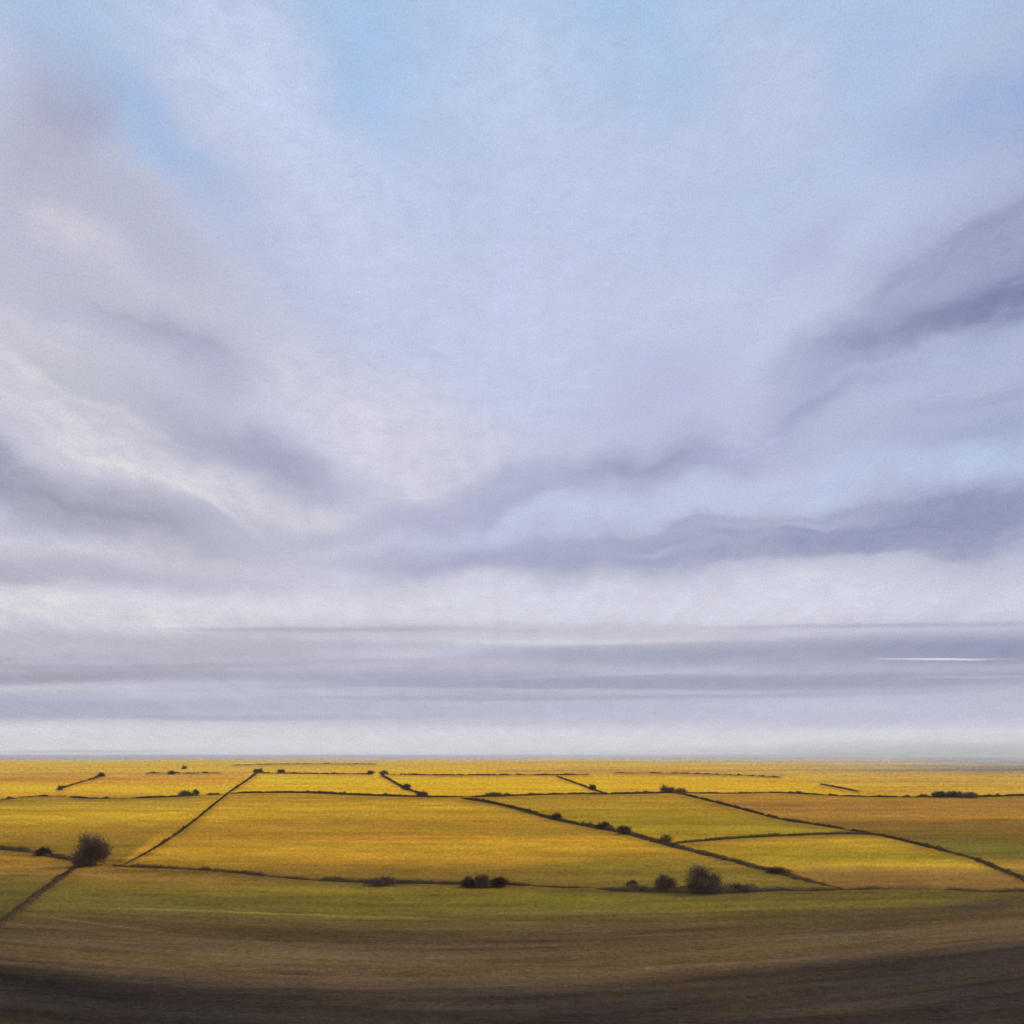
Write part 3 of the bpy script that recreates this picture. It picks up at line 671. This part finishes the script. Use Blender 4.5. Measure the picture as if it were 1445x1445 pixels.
BANDS = [
 (130, 925, 460, 28, 1, (176, 175, 189), .8), (120, 910, 260, 12, 1, (190, 187, 199), .4), (40, 958, 340, 9, 2, (146, 146, 165), .75), (170, 970, 330, 7, 1, (194, 191, 203), .7), (70, 998, 380, 18, 1, (160, 161, 181), .75), (330, 985, 300, 7, -1, (178, 178, 194), .6),
 (620, 960, 360, 10, -1, (160, 162, 184), .7), (560, 935, 330, 10, 1, (184, 182, 198), .6), (620, 918, 150, 8, 2, (196, 196, 212), .6), (480, 889, 190, 4, 0, (160, 158, 174), .7), (640, 890, 200, 4, -1, (176, 174, 190), .6),
 (1380, 918, 330, 20, 0, (126, 132, 164), .95), (1020, 926, 330, 16, 0, (150, 153, 177), .85), (1080, 964, 520, 15, 1, (146, 150, 176), .9), (900, 945, 330, 6, -1, (176, 176, 196), .7), (900, 890, 420, 10, 0, (190, 186, 199), .6), (1280, 883, 260, 4, 1, (160, 164, 192), .7), (1250, 942, 330, 5, 0, (166, 170, 194), .6),
 (1000, 1000, 700, 22, 0, (181, 186, 207), .7), (640, 1000, 300, 12, 0, (176, 177, 196), .5), (1320, 1024, 300, 8, 1, (182, 188, 208), .5), (1380, 1036, 170, 4, 0, (172, 176, 196), .5),
 (700, 1044, 1100, 16, 0, (208, 205, 214), .8), (120, 1035, 400, 16, 0, (208, 203, 212), .7), (1380, 1072, 420, 24, 0, (172, 175, 176), 1.0), (110, 1060, 120, 3, 0, (176, 172, 180), .5),
 (1320, 931, 72, 1.3, .3, (222, 220, 233), .95), (1370, 955, 90, 1.6, 1, (186, 188, 208), .4), (850, 952, 190, 2.5, 3, (186, 186, 204), .4),
 (700, 985, 260, 4, 0, (160, 161, 182), .7), (200, 941, 300, 4, 1, (156, 156, 173), .6), (380, 977, 240, 5, .6, (198, 195, 207), .45), (1000, 983, 320, 4, 1, (160, 163, 186), .7), (860, 976, 240, 4, -.4, (194, 193, 208), .4), (300, 1012, 320, 5, 0, (164, 164, 183), .6), (760, 905, 300, 5, 0, (206, 202, 213), .6), (150, 900, 300, 4, 0, (188, 184, 194), .6),
]
def paint(col, lst, p, nzs):
    for (cx, cy, a, b, ang, c, op) in lst:
        x0, y0 = ae(cx, cy)
        dark = max(0.0, min(1.0, (560 - sum(c)) / 140))
        c = tuple(v_ + dark * q_ for v_, q_ in zip(c, (7, 6, 3))); op = op * (1 - .15 * dark)
        t = math.radians(ang)
        e1 = ae(cx + 5 * math.cos(t), cy - 5 * math.sin(t)); e2 = ae(cx - 5 * math.sin(t), cy - 5 * math.cos(t))
        s1 = math.hypot(e1[0] - x0, e1[1] - y0) / 5 * a; s2 = math.hypot(e2[0] - x0, e2[1] - y0) / 5 * b
        rt = math.atan2(e1[1] - y0, e1[0] - x0)
        mp = nd('ShaderNodeMapping', vector_type='TEXTURE')
        mp.inputs['Location'].default_value = (x0, y0, 0); mp.inputs['Rotation'].default_value = (0, 0, rt)
        mp.inputs['Scale'].default_value = (s1 * 1.6, s2 * 1.6, 1)
        L(p, mp.inputs['Vector'])
        g = nd('ShaderNodeTexGradient', gradient_type='QUADRATIC_SPHERE' if False else 'SPHERICAL'); L(mp.outputs[0], g.inputs[0])
        f = mrange(g.outputs['Fac'], 0.0, 0.9, 0.0, op)
        f = nd_clamp(math_('MULTIPLY', f, nzs))
        m = nd('ShaderNodeMix', data_type='RGBA'); L(f, m.inputs[0]); L(col, m.inputs[6]); m.inputs[7].default_value = (*s2l(c), 1)
        col = m.outputs[2]
    return col
def nd_clamp(v):
    n = nd('ShaderNodeMath', operation='MINIMUM'); L(v, n.inputs[0]); n.inputs[1].default_value = 1.0
    return n.outputs[0]
n_med = noise(comb(az, math_('MULTIPLY', el, 2.2)), .55, 5, .68, dist=.5)
fan = comb(math_('MULTIPLY', math_('MULTIPLY', dx, inv), 7.0), math_('MULTIPLY', math_('MULTIPLY', dy, inv), .75))
n_fan = noise(fan, 1.0, 6, .62, dist=.8)
edge = math_('MULTIPLY', math_('MULTIPLY', mrange(nz, .28, .68, .66, 1.15, False), mrange(n_med, .3, .7, .58, 1.28, False)), mrange(n_fan, .3, .7, .62, 1.26, False))
col = paint(col, CLOUDS, pos, edge)
pos_b = comb(math_('ADD', az, math_('MULTIPLY', wa, .6)), math_('ADD', el, math_('MULTIPLY', math_('SUBTRACT', n_band, .5), .55)))
edge_b = mrange(n_band, .25, .6, .66, 1.2, False)
col = paint(col, BANDS, pos_b, edge_b)
# fine mottling of the cloud
grain = noise(comb(az, el), 9.0, 3, .7)
g2 = math_('MULTIPLY', math_('MULTIPLY', mrange(nz, .2, .8, .95, 1.06, False), math_('MULTIPLY', mrange(n_med, .25, .75, .95, 1.05, False), mrange(n_fan, .3, .7, .97, 1.03, False))), mrange(grain, .2, .8, .86, 1.14, False))
vs = nd('ShaderNodeVectorMath', operation='SCALE'); L(col, vs.inputs[0]); L(math_('MULTIPLY', g2, 1.075), vs.inputs['Scale'])

sky = nd('ShaderNodeTexSky', sky_type='NISHITA'); sky.sun_disc = False
sky.sun_elevation = R(SUN_EL); sky.sun_rotation = R(SUN_AZ)
bg1 = nd('ShaderNodeBackground'); L(sky.outputs[0], bg1.inputs[0]); bg1.inputs[1].default_value = .07
bg2 = nd('ShaderNodeBackground'); L(vs.outputs[0], bg2.inputs[0]); bg2.inputs[1].default_value = 1.0
mx = nd('ShaderNodeMixShader'); mx.inputs[0].default_value = .95
L(bg1.outputs[0], mx.inputs[1]); L(bg2.outputs[0], mx.inputs[2])
out = nd('ShaderNodeOutputWorld'); L(mx.outputs[0], out.inputs[0])

ld = bpy.data.lights.new('sun', 'SUN'); ld.energy = 1.5; ld.angle = R(10); ld.color = (1, .95, .86)
lo = bpy.data.objects.new('sun', ld); COL.objects.link(lo)
from mathutils import Vector
sd = Vector((math.sin(R(SUN_AZ)) * math.cos(R(SUN_EL)), math.cos(R(SUN_AZ)) * math.cos(R(SUN_EL)), math.sin(R(SUN_EL))))
lo.rotation_euler = sd.to_track_quat('Z', 'Y').to_euler(); lo.location = sd * 100 

# ------------------------------------------------------------------ camera
cd = bpy.data.cameras.new('camera'); cam = bpy.data.objects.new('camera', cd); COL.objects.link(cam)
cam.location = (0, 0, H); cam.rotation_euler = (R(90), 0, 0)
cd.sensor_width = 36; cd.lens = 36 * F; cd.shift_y = HOR / N - .5
cd.clip_start = .1; cd.clip_end = 80000
sc.camera = cam
sc.view_settings.view_transform = 'Standard'; sc.view_settings.look = 'None'
sc.view_settings.exposure = 0; sc.view_settings.gamma = 1
sc.cycles.volume_bounces = 0
sc.cycles.max_bounces = 4
sc.cycles.diffuse_bounces = 2
